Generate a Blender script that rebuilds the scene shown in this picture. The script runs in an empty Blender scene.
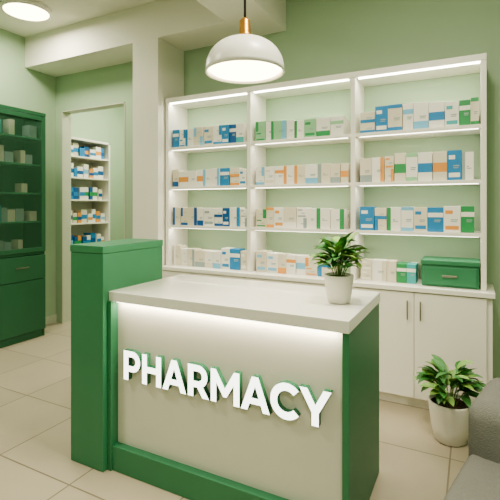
import bpy, bmesh, math, random
from mathutils import Vector, Matrix
random.seed(7)
S = bpy.context.scene
S.view_settings.view_transform = 'AgX'
try: S.view_settings.look = 'AgX - Medium High Contrast'
except Exception: pass
S.view_settings.exposure = .22

def lin(h):
    h = h.lstrip('#'); o = []
    for i in (0, 2, 4):
        c = int(h[i:i+2], 16)/255
        o.append(c/12.92 if c <= .04045 else ((c+.055)/1.055)**2.4)
    return (*o, 1)

def mat(name, col, rough=.5, metal=0, emit=None, es=0, noise=0, nscale=8, bump=0, alpha=1, coat=0):
    m = bpy.data.materials.new(name); m.use_nodes = True
    nt = m.node_tree; b = nt.nodes['Principled BSDF']
    c = lin(col)
    b.inputs['Base Color'].default_value = c
    b.inputs['Roughness'].default_value = rough
    b.inputs['Metallic'].default_value = metal
    b.inputs['Alpha'].default_value = alpha
    b.inputs['Coat Weight'].default_value = coat
    if emit:
        b.inputs['Emission Color'].default_value = lin(emit)
        b.inputs['Emission Strength'].default_value = es
    if noise or bump:
        tc = nt.nodes.new('ShaderNodeTexCoord')
        n = nt.nodes.new('ShaderNodeTexNoise'); n.inputs['Scale'].default_value = nscale
        n.inputs['Detail'].default_value = 6
        nt.links.new(tc.outputs['Object'], n.inputs['Vector'])
        if noise:
            r = nt.nodes.new('ShaderNodeMix'); r.data_type = 'RGBA'
            r.inputs[6].default_value = tuple(x*(1-noise) for x in c[:3])+(1,)
            r.inputs[7].default_value = tuple(min(1, x*(1+noise)) for x in c[:3])+(1,)
            nt.links.new(n.outputs['Fac'], r.inputs[0])
            nt.links.new(r.outputs[2], b.inputs['Base Color'])
        if bump:
            bp = nt.nodes.new('ShaderNodeBump'); bp.inputs['Strength'].default_value = bump
            bp.inputs['Distance'].default_value = .01
            nt.links.new(n.outputs['Fac'], bp.inputs['Height'])
            nt.links.new(bp.outputs['Normal'], b.inputs['Normal'])
    return m

M_wall = mat('wall_paint_sage', '#A9C1A4', .75, noise=.03, nscale=3, bump=.03)
M_ceil = mat('ceiling_paint', '#E4E4D8', .8, noise=.02, nscale=3)
M_white = mat('white_laminate', '#ECEBE1', .4, noise=.01)
M_top = mat('white_quartz', '#F0F0EA', .2, noise=.02, nscale=30, coat=.3)
M_panel = mat('panel_white', '#E0DFD5', .5, noise=.01)
M_green = mat('green_laminate', '#40835F', .45, noise=.04, nscale=5)
M_dgreen = mat('dark_green_cabinet', '#2F6547', .45, noise=.05, nscale=5)
M_metal = mat('brushed_metal', '#A9A69A', .3, 1)
M_brass = mat('brass', '#B98A4A', .35, .8)
M_dark = mat('dark_gap', '#30352C', .8)
M_led = mat('led_strip', '#FFFFFF', .5, emit='#FFF6E2', es=10)
M_led2 = mat('led_strip_soft', '#FFFFFF', .5, emit='#FFF6E2', es=5)
M_bulb = mat('bulb_diffuser', '#FFFFFF', .5, emit='#FFE9BE', es=8)
M_letter = mat('letter_face', '#FFFFFF', .4, emit='#FFFFF8', es=2.4)
M_shade = mat('lamp_shade_white', '#F0F0E8', .35)
M_pot = mat('ceramic_pot', '#E4E2D8', .35, noise=.02)
M_soil = mat('soil', '#3B2C1E', .95, noise=.4, nscale=60, bump=.6)
M_leaf = mat('leaf_green', '#447F40', .45, noise=.3, nscale=12)
M_leaf2 = mat('leaf_light', '#82AB5C', .45, noise=.25, nscale=12)
M_stem = mat('stem', '#5A7A32', .6)
M_sofa = mat('sofa_fabric', '#787A74', .95, noise=.18, nscale=180, bump=.5)
M_glass = mat('cabinet_glass', '#4A7A5E', .04, alpha=.24)
M_skirt = mat('trim_paint', '#C9CFBB', .5)

# floor tiles
m = bpy.data.materials.new('floor_tiles'); m.use_nodes = True
nt = m.node_tree; b = nt.nodes['Principled BSDF']
tc = nt.nodes.new('ShaderNodeTexCoord'); mp = nt.nodes.new('ShaderNodeMapping')
mp.inputs['Location'].default_value = (.12, .2, 0)
br = nt.nodes.new('ShaderNodeTexBrick'); br.offset = 0; br.squash = 1
br.inputs['Scale'].default_value = 1
br.inputs['Brick Width'].default_value = .6; br.inputs['Row Height'].default_value = .6
br.inputs['Mortar Size'].default_value = .005; br.inputs['Mortar Smooth'].default_value = .2
br.inputs['Color1'].default_value = lin('#BAB19D'); br.inputs['Color2'].default_value = lin('#B1A994')
br.inputs['Mortar'].default_value = lin('#857E6C')
no = nt.nodes.new('ShaderNodeTexNoise'); no.inputs['Scale'].default_value = 4; no.inputs['Detail'].default_value = 8
mx = nt.nodes.new('ShaderNodeMix'); mx.data_type = 'RGBA'; mx.blend_type = 'MULTIPLY'; mx.inputs[0].default_value = .3
nt.links.new(tc.outputs['Object'], mp.inputs['Vector']); nt.links.new(mp.outputs[0], br.inputs['Vector'])
nt.links.new(tc.outputs['Object'], no.inputs['Vector'])
nt.links.new(br.outputs['Color'], mx.inputs[6])
rr = nt.nodes.new('ShaderNodeValToRGB'); rr.color_ramp.elements[0].color = (.7, .7, .7, 1)
nt.links.new(no.outputs['Fac'], rr.inputs[0]); nt.links.new(rr.outputs[0], mx.inputs[7])
nt.links.new(mx.outputs[2], b.inputs['Base Color'])
bp = nt.nodes.new('ShaderNodeBump'); bp.inputs['Strength'].default_value = .3; bp.inputs['Distance'].default_value = .002; bp.invert = True
nt.links.new(br.outputs['Fac'], bp.inputs['Height']); nt.links.new(bp.outputs[0], b.inputs['Normal'])
b.inputs['Roughness'].default_value = .28
M_floor = m

def add_obj(name, me, parent=None, loc=(0, 0, 0)):
    o = bpy.data.objects.new(name, me); S.collection.objects.link(o)
    o.location = loc
    if parent: o.parent = parent
    return o

def empty(name, loc=(0, 0, 0)):
    o = bpy.data.objects.new(name, None); S.collection.objects.link(o); o.location = loc
    o.empty_display_size = .1
    return o

def boxes(name, lst, mats, bevel=0, parent=None, seg=2, smooth=False):
    """lst: (x0,y0,z0,x1,y1,z1,[matidx])"""
    if not isinstance(mats, (list, tuple)): mats = [mats]
    vs, fs, mi = [], [], []
    for q in lst:
        x0, y0, z0, x1, y1, z1 = q[:6]; k = q[6] if len(q) > 6 else 0
        n = len(vs)
        vs += [(x0,y0,z0),(x1,y0,z0),(x1,y1,z0),(x0,y1,z0),(x0,y0,z1),(x1,y0,z1),(x1,y1,z1),(x0,y1,z1)]
        for f in ((0,3,2,1),(4,5,6,7),(0,1,5,4),(1,2,6,5),(2,3,7,6),(3,0,4,7)):
            fs.append([n+i for i in f]); mi.append(k)
    me = bpy.data.meshes.new(name); me.from_pydata(vs, [], fs)
    for mm in mats: me.materials.append(mm)
    me.polygons.foreach_set('material_index', mi)
    if smooth: me.polygons.foreach_set('use_smooth', [True]*len(fs))
    me.update()
    o = add_obj(name, me, parent)
    if bevel:
        bv = o.modifiers.new('bevel', 'BEVEL'); bv.width = bevel; bv.segments = seg
        bv.limit_method = 'ANGLE'
    return o

def lathe(name, prof, mats, parent=None, loc=(0,0,0), n=48, idx=None):
    vs, fs, mi = [], [], []
    for r, z in prof:
        for i in range(n):
            a = 2*math.pi*i/n; vs.append((r*math.cos(a), r*math.sin(a), z))
    for j in range(len(prof)-1):
        for i in range(n):
            i2 = (i+1) % n
            fs.append((j*n+i, j*n+i2, (j+1)*n+i2, (j+1)*n+i)); mi.append(idx[j] if idx else 0)
    me = bpy.data.meshes.new(name); me.from_pydata(vs, [], fs)
    for mm in (mats if isinstance(mats, list) else [mats]): me.materials.append(mm)
    me.polygons.foreach_set('material_index', mi)
    me.polygons.foreach_set('use_smooth', [True]*len(fs))
    bm = bmesh.new(); bm.from_mesh(me); bmesh.ops.remove_doubles(bm, verts=bm.verts, dist=1e-5)
    bmesh.ops.recalc_face_normals(bm, faces=bm.faces); bm.to_mesh(me); bm.free()
    return add_obj(name, me, parent, loc)

# ------------------------------------------------------------------ camera
cam = bpy.data.cameras.new('camera'); co = bpy.data.objects.new('camera', cam); S.collection.objects.link(co)
co.location = (0, 0, 1.5); co.rotation_euler = (math.radians(90), 0, math.radians(27.4))
cam.sensor_width = 36; cam.lens = 30.96; cam.shift_y = -.09; cam.clip_start = .05
S.camera = co

# ------------------------------------------------------------------ room
CZ = 3.5
XL, XR, YB, YF = -4.75, 2.2, 3.75, -2.0
boxes('floor', [(-5.5, YF-.1, -.1, XR+.1, 6.1, 0)], M_floor)
boxes('ceiling', [(-5.5, YF-.1, CZ, XR+.1, 6.1, CZ+.1)], M_ceil)
OX0, OX1, OZ = -4.63, -3.57, 2.69
boxes('wall_back', [(-5.5, YB, 0, OX0, YB+.12, CZ), (OX0, YB, OZ, OX1, YB+.12, CZ), (OX1, YB, 0, XR+.1, YB+.12, CZ)], M_wall)
boxes('wall_left', [(XL-.1, YF, 0, XL, YB, CZ)], M_wall)
boxes('wall_right', [(XR, YF, 0, XR+.1, YB, CZ)], M_wall)
boxes('wall_front', [(XL-.1, YF-.1, 0, XR+.1, YF, CZ)], M_wall)
boxes('wall_storeroom_left', [(-5.5, YB+.12, 0, -5.38, 6.1, CZ)], M_wall)
boxes('wall_storeroom_back', [(-5.38, 5.9, 0, -2.9, 6.0, CZ)], M_wall)
boxes('wall_storeroom_right', [(-3.0, YB+.12, 0, -2.9, 5.9, CZ)], M_wall)
boxes('trim_1', [(OX0, YB-.006, 0, OX0+.012, YB+.126, OZ), (OX1-.012, YB-.006, 0, OX1, YB+.126, OZ), (OX0, YB-.006, OZ-.012, OX1, YB+.126, OZ)], M_skirt)
CX0, CX1, CY = -3.06, -2.735, 3.32
BZ = 3.14
boxes('column', [(CX0, CY, 0, CX1, YB, BZ)], M_ceil, .002)
boxes('beam', [(XL, CY, BZ, -1.97, YB, CZ)], M_ceil, .002)
boxes('beam.001', [(-1.97, YF, BZ, -1.56, YB, CZ)], M_ceil, .002)
boxes('baseboard_back', [(OX1, YB-.015, 0, CX0, YB, .1), (.15, YB-.015, 0, XR, YB, .1)], M_skirt)
boxes('baseboard_left', [(XL, YF, 0, XL+.015, 2.0, .1), (XL, 3.36, 0, XL+.015, YB, .1)], M_skirt)
boxes('baseboard_right', [(XR-.015, YF, 0, XR, YB, .1)], M_skirt)

# ------------------------------------------------------------------ shelving + base cabinet (one built-in unit)
U = empty('pharmacy_shelving_unit', (0, 0, 0))
SX = [-2.72, -1.785, -.85, .085]
SF, SB = 3.42, YB-.003
SZ = [.90, 1.30, 1.68, 2.07]
STOP = 2.56
L = []
for i, x in enumerate(SX):
    a, b_ = (x-.0, x+.035) if i == 0 else ((x-.035, x) if i == 3 else (x-.0175, x+.0175))
    L.append((a, SF, .9, b_, SB, STOP))
boxes('uprights', L, M_white, .002, U)
boxes('top_board', [(SX[0], SF-.005, STOP-.045, SX[3], SB, STOP)], M_white, .002, U)
L = []; E = []; E2 = []
for z in SZ[1:]:
    for i in range(3):
        L.append((SX[i]+.018, SF+.006, z-.026, SX[i+1]-.018, SB, z))
        E2.append((SX[i]+.05, SF+.03, z-.030, SX[i+1]-.05, SF+.042, z-.0262))
for i in range(3):
    E.append((SX[i]+.04, SF+.02, STOP-.053, SX[i+1]-.04, SF+.045, STOP-.0455))
boxes('shelf_boards', L, M_white, .0015, U)
boxes('led_strips', E, M_led, 0, U)
boxes('led_strips_lower', E2, M_led2, 0, U)

def area(name, loc, rot, sx, sy, power, col, parent=None, spread=180):
    l = bpy.data.lights.new(name, 'AREA'); l.shape = 'RECTANGLE'; l.size = sx; l.size_y = sy
    l.energy = power; l.color = col; l.spread = math.radians(spread)
    o = bpy.data.objects.new(name, l); S.collection.objects.link(o); o.location = loc; o.rotation_euler = rot
    if parent: o.parent = parent
    return o
WARM = (1, .86, .66)
WARM2 = (1, .91, .77)
for i in range(3):
    cx = (SX[i]+SX[i+1])/2
    for z, p in ((STOP-.056, 2.2), (2.038, 1.45), (1.648, 1.45), (1.268, 1.35)):
        area('shelf_light', (cx, SF+.035, z), (math.radians(12), 0, 0), .84, .02, p, WARM2, U)

B = U
CF = 3.35
boxes('carcass', [(SX[0], CF+.02, .08, .12, SB, .865)], M_white, .002, B)
boxes('toe_kick', [(SX[0]+.01, CF+.06, 0, .115, SB, .08)], M_white, 0, B)
boxes('worktop', [(SX[0], CF-.015, .865, .135, SB, .9)], M_white, .003, B)
L = []; Hn = []
for i in range(3):
    xm = (SX[i]+SX[i+1])/2
    L += [(SX[i]+.003, CF, .085, xm-.002, CF+.018, .858), (xm+.002, CF, .085, SX[i+1]-.001+.0, CF+.018, .858)]
    for s in (-1, 1):
        hx = xm+s*.045
        Hn += [(hx-.005, CF-.028, .66, hx+.005, CF-.018, .80), (hx-.004, CF-.02, .675, hx+.004, CF, .683), (hx-.004, CF-.02, .777, hx+.004, CF, .785)]
boxes('cabinet_doors', L, M_white, .002, B)
boxes('cabinet_handles', Hn, M_metal, .002, B)

# ------------------------------------------------------------------ medicine boxes
PAL = {'w': '#E9E8DF', 'c': '#D8D2BE', 'b': '#2F84BA', 'd': '#225C96', 't': '#48AAAC', 'o': '#DE9C54', 'g': '#38935A', 'l': '#94C69A', 'y': '#97A7A6', 's': '#7CBADA'}
KEY = list(PAL)
BM = [mat('carton_'+k, PAL[k], .5) for k in KEY]
def carton(L, x, y, z, w, d, h, body, band, style):
    L.append((x, y, z, x+w, y+d, z+h, KEY.index(body)))
    e = .0012; k = KEY.index(band)
    def lab(a, b_, c, f, kk): L.append((x+w*a, y-e, z+h*c, x+w*b_, y+.001, z+h*f, kk))
    if style == 0: lab(.0, 1, .0, .30, k)
    elif style == 1: lab(0, 1, .60, .78, k)
    elif style == 2: lab(0, .28, 0, 1, k)
    elif style == 3: lab(0, 1, .3, .62, k)
    elif style == 4: lab(.1, .9, .1, .25, k); lab(.1, .55, .7, .84, k)
    elif style == 5: lab(0, 1, .0, .15, k); lab(0, 1, .86, 1, k)
    elif style == 6: lab(.68, 1, 0, 1, k)
    if h > .07 and style not in (3,):
        lab(.42, .58 if style == 2 else .85, .46, .5, KEY.index('y'))
        lab(.42, .8, .40, .43, KEY.index('y'))
def fill(L, x0, x1, z, y0, hmin, hmax, bands, bodies='wwwc', rnd=random):
    x = x0
    hcur = rnd.uniform(hmin, hmax)
    while x < x1-.04:
        w = rnd.uniform(.07, .12)
        if x+w > x1: w = x1-x
        f = min(.999, (x-x0)/(x1-x0)); band = bands[int(f*len(bands))]
        if rnd.random() < .15: band = rnd.choice(bands)
        body = rnd.choice(bodies)
        d = rnd.uniform(.09, .13); y = y0+rnd.uniform(0, .012)
        if rnd.random() < .5: hcur = rnd.uniform(hmin, hmax)
        if rnd.random() < .22:
            hh = hcur/2-.001; zz = z
            for k in range(2):
                ox = rnd.uniform(-.001, .001)
                carton(L, x+.002+ox, y+rnd.uniform(0, .006), zz, w-.004, d, hh, body, band, rnd.choice((2, 4, 6, 0))); zz += hh+.0005
        else:
            h = hcur
            bd = body
            if band in 'bdgt' and rnd.random() < .25: bd, bn, st = band, 'w', rnd.choice((1, 4))
            else: bn, st = band, rnd.choice((0, 0, 1, 2, 3, 4, 5, 6))
            carton(L, x+.001, y, z, w-.002, d, h, bd, bn, st)
        if rnd.random() < .6:
            carton(L, x+.004, y0+.16, z, w-.01, .1, hmin*.97, body, band, 1)
        x += w + (rnd.uniform(.0, .002))
L = []
y0 = SF+.035
e = .0006
def bay(i, f0=0.05, f1=.95):
    w = SX[i+1]-SX[i]; return SX[i]+w*f0, SX[i]+w*f1
for (i, r, f0, f1, hm, hx, bands, bodies) in [
    (0, 3, .06, .95, .17, .19, 'bbsbsdt', 'wwwc'), (1, 3, .05, .95, .145, .18, 'gswggls', 'wwwl'), (2, 3, .05, .95, .165, .21, 'bsbsbtgg', 'wwwc'),
    (0, 2, .06, .95, .15, .18, 'dwosbob', 'wwwc'), (1, 2, .05, .95, .145, .175, 'coosyo', 'wwcc'), (2, 2, .05, .95, .19, .22, 'yooglbsobyb', 'wwwc'),
    (0, 1, .06, .95, .165, .185, 'ddbydbt', 'wwwc'), (1, 1, .05, .95, .16, .185, 'sootywggg', 'wwcw'), (2, 1, .05, .95, .175, .195, 'bbosbbgogg', 'wwwc')]:
    a, c = bay(i, f0, f1)
    fill(L, a, c, SZ[r]+e, y0, hm, hx, bands, bodies)
a, c = bay(0, .06, .95); fill(L, a, c, .9+e, y0+.01, .15, .20, 'wycsbw', 'wwcc')
a, c = bay(1, .05, .84); fill(L, a, c, .9+e, y0+.01, .15, .19, 'sbowowc', 'wwcc')
a, c = bay(2, .05, .50); fill(L, a, c, .9+e, y0+.01, .14, .18, 'wcwgt', 'wwcw')
boxes('medicine_boxes', L, BM, .0008, None, 1)

G = empty('green_storage_box', (0, 0, 0))
gx0, gx1 = -.34, .04
boxes('body', [(gx0, 3.44, .9006, gx1, 3.68, 1.06)], M_green, .005, G)
boxes('lid', [(gx0-.006, 3.43, 1.06, gx1+.006, 3.685, 1.095)], M_green, .005, G)
boxes('drawer_front', [(gx0+.015, 3.43, .915, gx1-.015, 3.442, 1.045)], M_green, .003, G)
boxes('handle', [(-.20, 3.415, .975, -.10, 3.43, .99)], M_metal, .003, G)

# ------------------------------------------------------------------ reception counter
C = empty('reception_counter', (0, 0, 0))
KX0, KX1, KY0, KY1 = -1.84, -.467, 1.80, 2.49
boxes('end_pillar', [(-2.10, 1.76, 0, KX0, 2.28, 1.225)], M_green, .003, C)
boxes('end_pillar_cap', [(-2.103, 1.757, 1.226, KX0+.003, 2.283, 1.268)], M_green, .003, C)
boxes('front_panel', [(KX0, 1.845, .12, KX1-.03, 1.87, .955)], M_panel, .001, C)
boxes('carcass', [(KX0, 1.87, .01, KX1-.031, KY1-.02, .95)], M_white, 0, C)
boxes('side_panel', [(KX1-.03, 1.815, 0, KX1, KY1-.01, .955)], M_green, .002, C)
boxes('inner_stile', [(KX0, 1.79, 0, KX0+.03, 1.846, .955)], M_green, .002, C)
boxes('plinth', [(KX0+.001, 1.80, 0, KX1-.03, 1.868, .14)], M_green, .003, C)
boxes('countertop', [(KX0+.001, KY0, .955, KX1+.004, KY1, 1.01)], M_top, .003, C)
boxes('led_strip', [(KX0+.05, 1.812, .9495, KX1-.05, 1.824, .9548)], M_led2, 0, C)
area('counter_led', ((KX0+KX1)/2, 1.822, .947), (math.radians(10), 0, 0), 1.28, .015, 2.6, WARM, C)

def arc(cx, cy, r, a0, a1, n=20):
    return [(cx+r*math.cos(math.radians(a0+(a1-a0)*i/n)), cy+r*math.sin(math.radians(a0+(a1-a0)*i/n))) for i in range(n+1)]
w = .215
P = ([[(0,0),(w,0),(w,.30)]+arc(.41,.65,.35,-90,90)+[(0,1)], [(w,.50)]+arc(.40,.65,.15,-90,90)+[(w,.80)]], .76)
R = ([[(0,0),(w,0),(w,.30),(.37,.30),(.57,0),(.82,0),(.585,.345)]+arc(.41,.65,.35,-55,90)+[(0,1)], [(w,.50)]+arc(.40,.65,.15,-90,90)+[(w,.80)]], .80)
Hh = ([[(0,0),(w,0),(w,.40),(.62,.40),(.62,0),(.62+w,0),(.62+w,1),(.62,1),(.62,.60),(w,.60),(w,1),(0,1)]], .835)
A = ([[(0,0),(.225,0),(.30,.20),(.68,.20),(.755,0),(.98,0),(.60,1),(.38,1)], [(.365,.38),(.615,.38),(.49,.72)]], .98)
Mm = ([[(0,0),(.205,0),(.205,.60),(.46,.2),(.58,.2),(.835,.60),(.835,0),(1.04,0),(1.04,1),(.85,1),(.52,.46),(.19,1),(0,1)]], 1.04)
Cc = ([arc(.5,.5,.515,42,318,36)+arc(.5,.5,.295,318,42,36)], .90)
Yy = ([[(.37,0),(.58,0),(.58,.36),(.95,1),(.72,1),(.48,.57),(.24,1),(0,1),(.37,.36)]], .95)
seq = [('P',P,.09),('H',Hh,.06),('A',A,.07),('R',R,.09),('M',Mm,.05),('A',A,.03),('C',Cc,.0),('Y',Yy,0)]
tot = sum(s[1][1]+s[2] for s in seq)
TX0, TX1, TZ, TH = -1.738, -.543, .524, .163
sx = (TX1-TX0)/tot
sign = empty('pharmacy_sign', (0, 0, 0))
x = 0
for n_, (spl, wd), g in seq:
    cu = bpy.data.curves.new('tmp', 'CURVE'); cu.dimensions = '2D'; cu.fill_mode = 'BOTH'; cu.extrude = .015
    for pts in spl:
        sp = cu.splines.new('POLY'); sp.points.add(len(pts)-1); sp.use_cyclic_u = True
        for k, (px, py) in enumerate(pts): sp.points[k].co = ((x+px)*sx, py*TH, 0, 1)
    to = bpy.data.objects.new('tmp', cu); S.collection.objects.link(to)
    bpy.context.view_layer.update()
    me = bpy.data.meshes.new_from_object(to.evaluated_get(bpy.context.evaluated_depsgraph_get()))
    bpy.data.objects.remove(to)
    me.materials.clear(); me.materials.append(M_letter); me.materials.append(M_green)
    me.polygons.foreach_set('material_index', [0 if p.normal.z > .9 else 1 for p in me.polygons])
    o = add_obj('letter_'+n_.lower(), me, sign, (TX0, 1.8297, TZ)); o.rotation_euler = (math.radians(90), 0, 0)
    x += wd+g

# ------------------------------------------------------------------ pendant
PL = empty('pendant_lamp', (-1.035, 1.94, 0))
R_, z0, z1 = .2, 2.175, 2.345
prof = [(.0, z1+.012), (.03, z1+.01), (.045, z1)]
for k in range(1, 15):
    a = math.radians(90-k*90/14)
    prof.append((.045+(R_-.045)*math.cos(a), z0+.02+(z1-z0-.02)*math.sin(a)))
prof += [(R_+.002, z0), (R_-.006, z0), (R_-.008, z0+.03), (R_-.05, z0+.09), (.05, z0+.14), (0, z0+.145)]
lathe('shade', prof, M_shade, PL)
lathe('diffuser', [(0, z0-.012), (.10, z0-.006), (R_-.03, z0+.006), (R_-.014, z0+.02), (0, z0+.03)], M_bulb, PL)
lathe('neck', [(0, z1), (.036, z1), (.036, z1+.022), (.03, z1+.03), (.027, z1+.095), (.018, z1+.108), (0, z1+.108)], M_brass, PL)
lathe('rod', [(0, z1+.1), (.006, z1+.1), (.006, CZ-.03), (0, CZ-.03)], M_dark, PL, n=12)
lathe('canopy', [(0, CZ-.035), (.05, CZ-.035), (.055, CZ-.0005), (0, CZ-.0005)], M_shade, PL)
l = bpy.data.lights.new('pendant_bulb', 'AREA'); l.shape = 'DISK'; l.size = .3; l.energy = 12; l.color = WARM
o = bpy.data.objects.new('pendant_bulb', l); S.collection.objects.link(o); o.parent = PL; o.location = (0, 0, z0-.016)

def ceil_or_fill_light(x, y, p):
    e_ = empty('ceiling_or_fill_light', (x, y, CZ))
    lathe('rim', [(0, -.001), (.235, -.001), (.235, -.045), (.215, -.05), (.21, -.04), (0, -.04)], M_shade, e_)
    lathe('diffuser', [(0, -.052), (.15, -.050), (.208, -.044), (0, -.041)], M_bulb, e_)
    l = bpy.data.lights.new('lamp', 'AREA'); l.shape = 'DISK'; l.size = .42; l.energy = p; l.color = WARM2
    o = bpy.data.objects.new('lamp', l); S.collection.objects.link(o); o.parent = e_; o.location = (0, 0, -.06)
ceil_or_fill_light(-4.02, 2.83, 23)
ceil_or_fill_light(-3.0, .6, 38)  # added fill, out of view: brightens the left of the room
ceil_or_fill_light(-.3, 1.7, 38)  # added fill above the frame, invented fixture lighting the counter area
ceil_or_fill_light(.6, -.4, 38)  # added fill behind the camera, invented fixture
ceil_or_fill_light(-4.2, 4.9, 48)  # unseen lamp added to light the storeroom, hidden above the opening

# ------------------------------------------------------------------ display cabinet left
D = empty('display_cabinet', (0, 0, 0))
dx0, dx1, dy0, dy1, dt, dm = XL+.005, -4.36, 2.1, 3.31, 2.55, .97
boxes('carcass', [(dx0, dy0, .0, dx0+.02, dy1, dt), (dx0, dy0, 0, dx1-.02, dy0+.02, dt), (dx0, dy1-.02, 0, dx1-.02, dy1, dt),
    (dx0, dy0, dt-.04, dx1, dy1, dt), (dx0, dy0, .0, dx1-.03, dy1, .08), (dx0, dy0, dm-.03, dx1-.02, dy1, dm)], M_dgreen, .003, D)
L = []; Gl = []; Ln = []; Hn = []
ym = (dy0+dy1)/2
for a, c, s in ((dy0, ym, 1), (ym, dy1, -1)):
    a += .003; c -= .003
    zb, zt = dm+.003, dt-.043
    L += [(dx1-.02, a, zb, dx1, a+.05, zt), (dx1-.02, c-.05, zb, dx1, c, zt), (dx1-.02, a+.05, zb, dx1, c-.05, zb+.05), (dx1-.02, a+.05, zt-.05, dx1, c-.05, zt)]
    Gl.append((dx1-.012, a+.05, zb+.05, dx1-.008, c-.05, zt-.05))
    Ln += [(dx1-.02, a, .085, dx1, c, .66), (dx1-.02, a, .666, dx1, c, .935)]
    Hn += [(dx1+.015, (a+c)/2-.08, .81, dx1+.025, (a+c)/2+.08, .822), (dx1, (a+c)/2-.07, .812, dx1+.016, (a+c)/2-.06, .82), (dx1, (a+c)/2+.06, .812, dx1+.016, (a+c)/2+.07, .82)]
    hy = c-.025 if s == 1 else a+.025
    Hn += [(dx1+.012, hy-.005, 1.5, dx1+.022, hy+.005, 1.75), (dx1, hy-.004, 1.51, dx1+.013, hy+.004, 1.518), (dx1, hy-.004, 1.732, dx1+.013, hy+.004, 1.74)]
boxes('glass_door_frames', L, M_dgreen, .003, D)
boxes('glass_panes', Gl, M_glass, 0, D)
boxes('drawers_and_doors', Ln, M_dgreen, .004, D)
boxes('handles', Hn, M_metal, .002, D)
boxes('inner_shelves', [(dx0+.02, dy0+.02, z, dx1-.03, dy1-.02, z+.018) for z in (1.3, 1.62, 1.94, 2.24)], M_green, 0, D)
area('cabinet_fill', (dx1-.06, (dy0+dy1)/2, dt-.045), (0, math.radians(-10), 0), .04, 1.0, 1.4, WARM2, D)  # added fill light to brighten the cabinet interior, no fixture modelled
L = []
for z in (dm+.001, 1.319, 1.639, 1.959, 2.259):
    y = dy0+.06
    while y < dy1-.12:
        ww = random.uniform(.06, .11); h = random.uniform(.1, .19)
        if random.random() < .7: L.append((dx1-.2, y, z, dx1-.08, y+ww-.005, z+h, random.choice((8, 1, 8, 4, 8, 1))))
        y += ww
boxes('stock', L, BM, .001, D, 1)

# ------------------------------------------------------------------ storeroom shelf
T = empty('storage_rack', (0, 0, 0))
tx0, tx1, ty0, ty1, tt = -5.375, -5.0, 4.14, 4.93, 2.46
zz = [.12, .5, .88, 1.24, 1.58, 1.90, 2.2]
boxes('frame', [(tx0, ty0, 0, tx1, ty0+.03, tt), (tx0, ty1-.03, 0, tx1, ty1, tt), (tx0, ty0, 0, tx0+.01, ty1, tt), (tx0, ty0, tt-.03, tx1, ty1, tt)] +
      [(tx0+.01, ty0+.03, z-.022, tx1-.005, ty1-.03, z) for z in zz], M_white, .002, T)
L = []
for z in zz:
    y = ty0+.05
    while y < ty1-.13:
        ww = random.uniform(.06, .11); h = random.uniform(.12, .2)
        k = random.choice((0, 0, 1, 5, 0, 3, 2))
        x1 = tx1-.03-random.uniform(0, .03)
        L.append((x1-.15, y, z+.0006, x1, y+ww-.004, z+h, k))
        L.append((x1-.001, y, z+h*.3, x1+.0015, y+ww-.004, z+h*.62, random.choice((2, 3, 5, 9, 3, 2, 6))))
        y += ww+.003
boxes('stock', L, BM, .001, T, 1)

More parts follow.
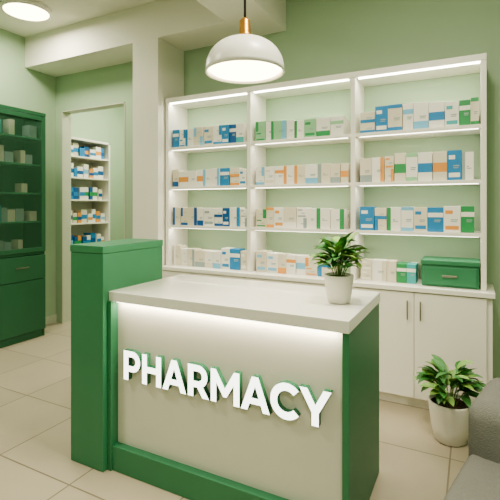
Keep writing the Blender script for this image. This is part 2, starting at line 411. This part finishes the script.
# ------------------------------------------------------------------ plants
def leaf(vs, fs, mi, base, az, el, ln, wd, curl, k, twist=0):
    n = 8; pos = Vector(base); e_ = el
    side = Vector((-math.sin(az), math.cos(az), 0))
    for j in range(n+1):
        t = j/n
        dirv = Vector((math.cos(az)*math.cos(e_), math.sin(az)*math.cos(e_), math.sin(e_)))
        up = side.cross(dirv) * -1
        ww = wd*(math.sin(math.pi*min(1, t**.8))**.75)*.5 if 0 < t < 1 else .0006
        sd = side*math.cos(twist)+up*math.sin(twist)
        st = len(vs)
        vs.append(tuple(pos-sd*ww+up*ww*.35)); vs.append(tuple(pos)); vs.append(tuple(pos+sd*ww+up*ww*.35))
        if j:
            p = st-3
            fs.append((p, p+1, st+1, st)); fs.append((p+1, p+2, st+2, st+1)); mi += [k, k]
        pos = pos+dirv*(ln/n); e_ -= curl/n
def plant(name, loc, pr, ph, nst, reach, height, ll, lw):
    E_ = empty(name, loc)
    lathe('pot', [(0, 0), (pr*.66, 0), (pr*.74, ph*.03), (pr*.86, ph*.35), (pr*.97, ph*.8), (pr, ph*.97), (pr*.985, ph), (pr*.92, ph), (pr*.90, ph*.9), (0, ph*.88)], [M_pot, M_soil], E_, idx=[0]*8+[1])
    vs, fs, mi = [], [], []
    cr = []
    for s in range(nst):
        az = s*2.399+random.uniform(-.3, .3); f = (s+.5)/nst
        rr = reach*(.25+.75*f**.7)*random.uniform(.75, 1.05); hh = height*(1-.55*f)*random.uniform(.8, 1.1)
        b0 = Vector((math.cos(az)*pr*.3*f, math.sin(az)*pr*.3*f, ph*.85))
        tip = Vector((math.cos(az)*rr*.6, math.sin(az)*rr*.6, ph+hh*.6))
        mid = (b0+tip)/2+Vector((0, 0, hh*.15))
        pts = [(1-t)**2*b0+2*t*(1-t)*mid+t*t*tip for t in [i/6 for i in range(7)]]
        cr.append(pts)
        for i_, t in ((3, .55), (4, .8), (5, .9), (6, 1)):
            for q in range(1 if i_ < 6 else 2):
                a2 = az+random.uniform(-1.3, 1.3)*(1.2-t*.4)
                leaf(vs, fs, mi, pts[i_], a2, random.uniform(.3, 1.25)*(1-.35*f), ll*random.uniform(.75, 1.1), lw*random.uniform(.8, 1.15), random.uniform(.5, 1.4), 0 if random.random() < .62 else 1, random.uniform(-.4, .4))
    me = bpy.data.meshes.new('foliage'); me.from_pydata(vs, [], fs); me.materials.append(M_leaf); me.materials.append(M_leaf2)
    me.polygons.foreach_set('material_index', mi); me.polygons.foreach_set('use_smooth', [True]*len(fs)); me.update()
    add_obj('foliage', me, E_)
    cu = bpy.data.curves.new('stems', 'CURVE'); cu.dimensions = '3D'; cu.bevel_depth = .0022; cu.materials.append(M_stem)
    for pts in cr:
        sp = cu.splines.new('POLY'); sp.points.add(len(pts)-1)
        for k, p in enumerate(pts): sp.points[k].co = (*p, 1)
    o = bpy.data.objects.new('stems', cu); S.collection.objects.link(o); o.parent = E_
plant('potted_plant', (-.60, 2.13, 1.0105), .074, .14, 16, .14, .25, .095, .045)
plant('potted_plant', (-.13, 3.03, .0005), .13, .25, 18, .22, .34, .14, .055)

# ------------------------------------------------------------------ sofa (turned slightly)
F = empty('grey_sofa', (.075, 2.53, 0)); F.rotation_euler = (0, 0, math.radians(-13))
boxes('base', [(.03, -1.25, .07, 1.6, -.04, .26)], M_sofa, .03, F, 4, True)
boxes('seat_cushion', [(0, -1.3, .255, .8, -.40, .43), (.805, -1.3, .255, 1.62, -.40, .43)], M_sofa, .05, F, 5, True)
boxes('back_cushion', [(-.005, -.46, .25, .8, 0, .65), (.805, -.46, .25, 1.62, 0, .65)], M_sofa, .08, F, 6, True)
boxes('feet', [(x_, y_, 0, x_+.05, y_+.05, .08) for x_ in (.1, 1.45) for y_ in (-1.2, -.2)], M_dark, .004, F)

W = bpy.data.worlds.new('world'); S.world = W; W.use_nodes = True
W.node_tree.nodes['Background'].inputs[0].default_value = (1, .93, .8, 1)
W.node_tree.nodes['Background'].inputs[1].default_value = .3
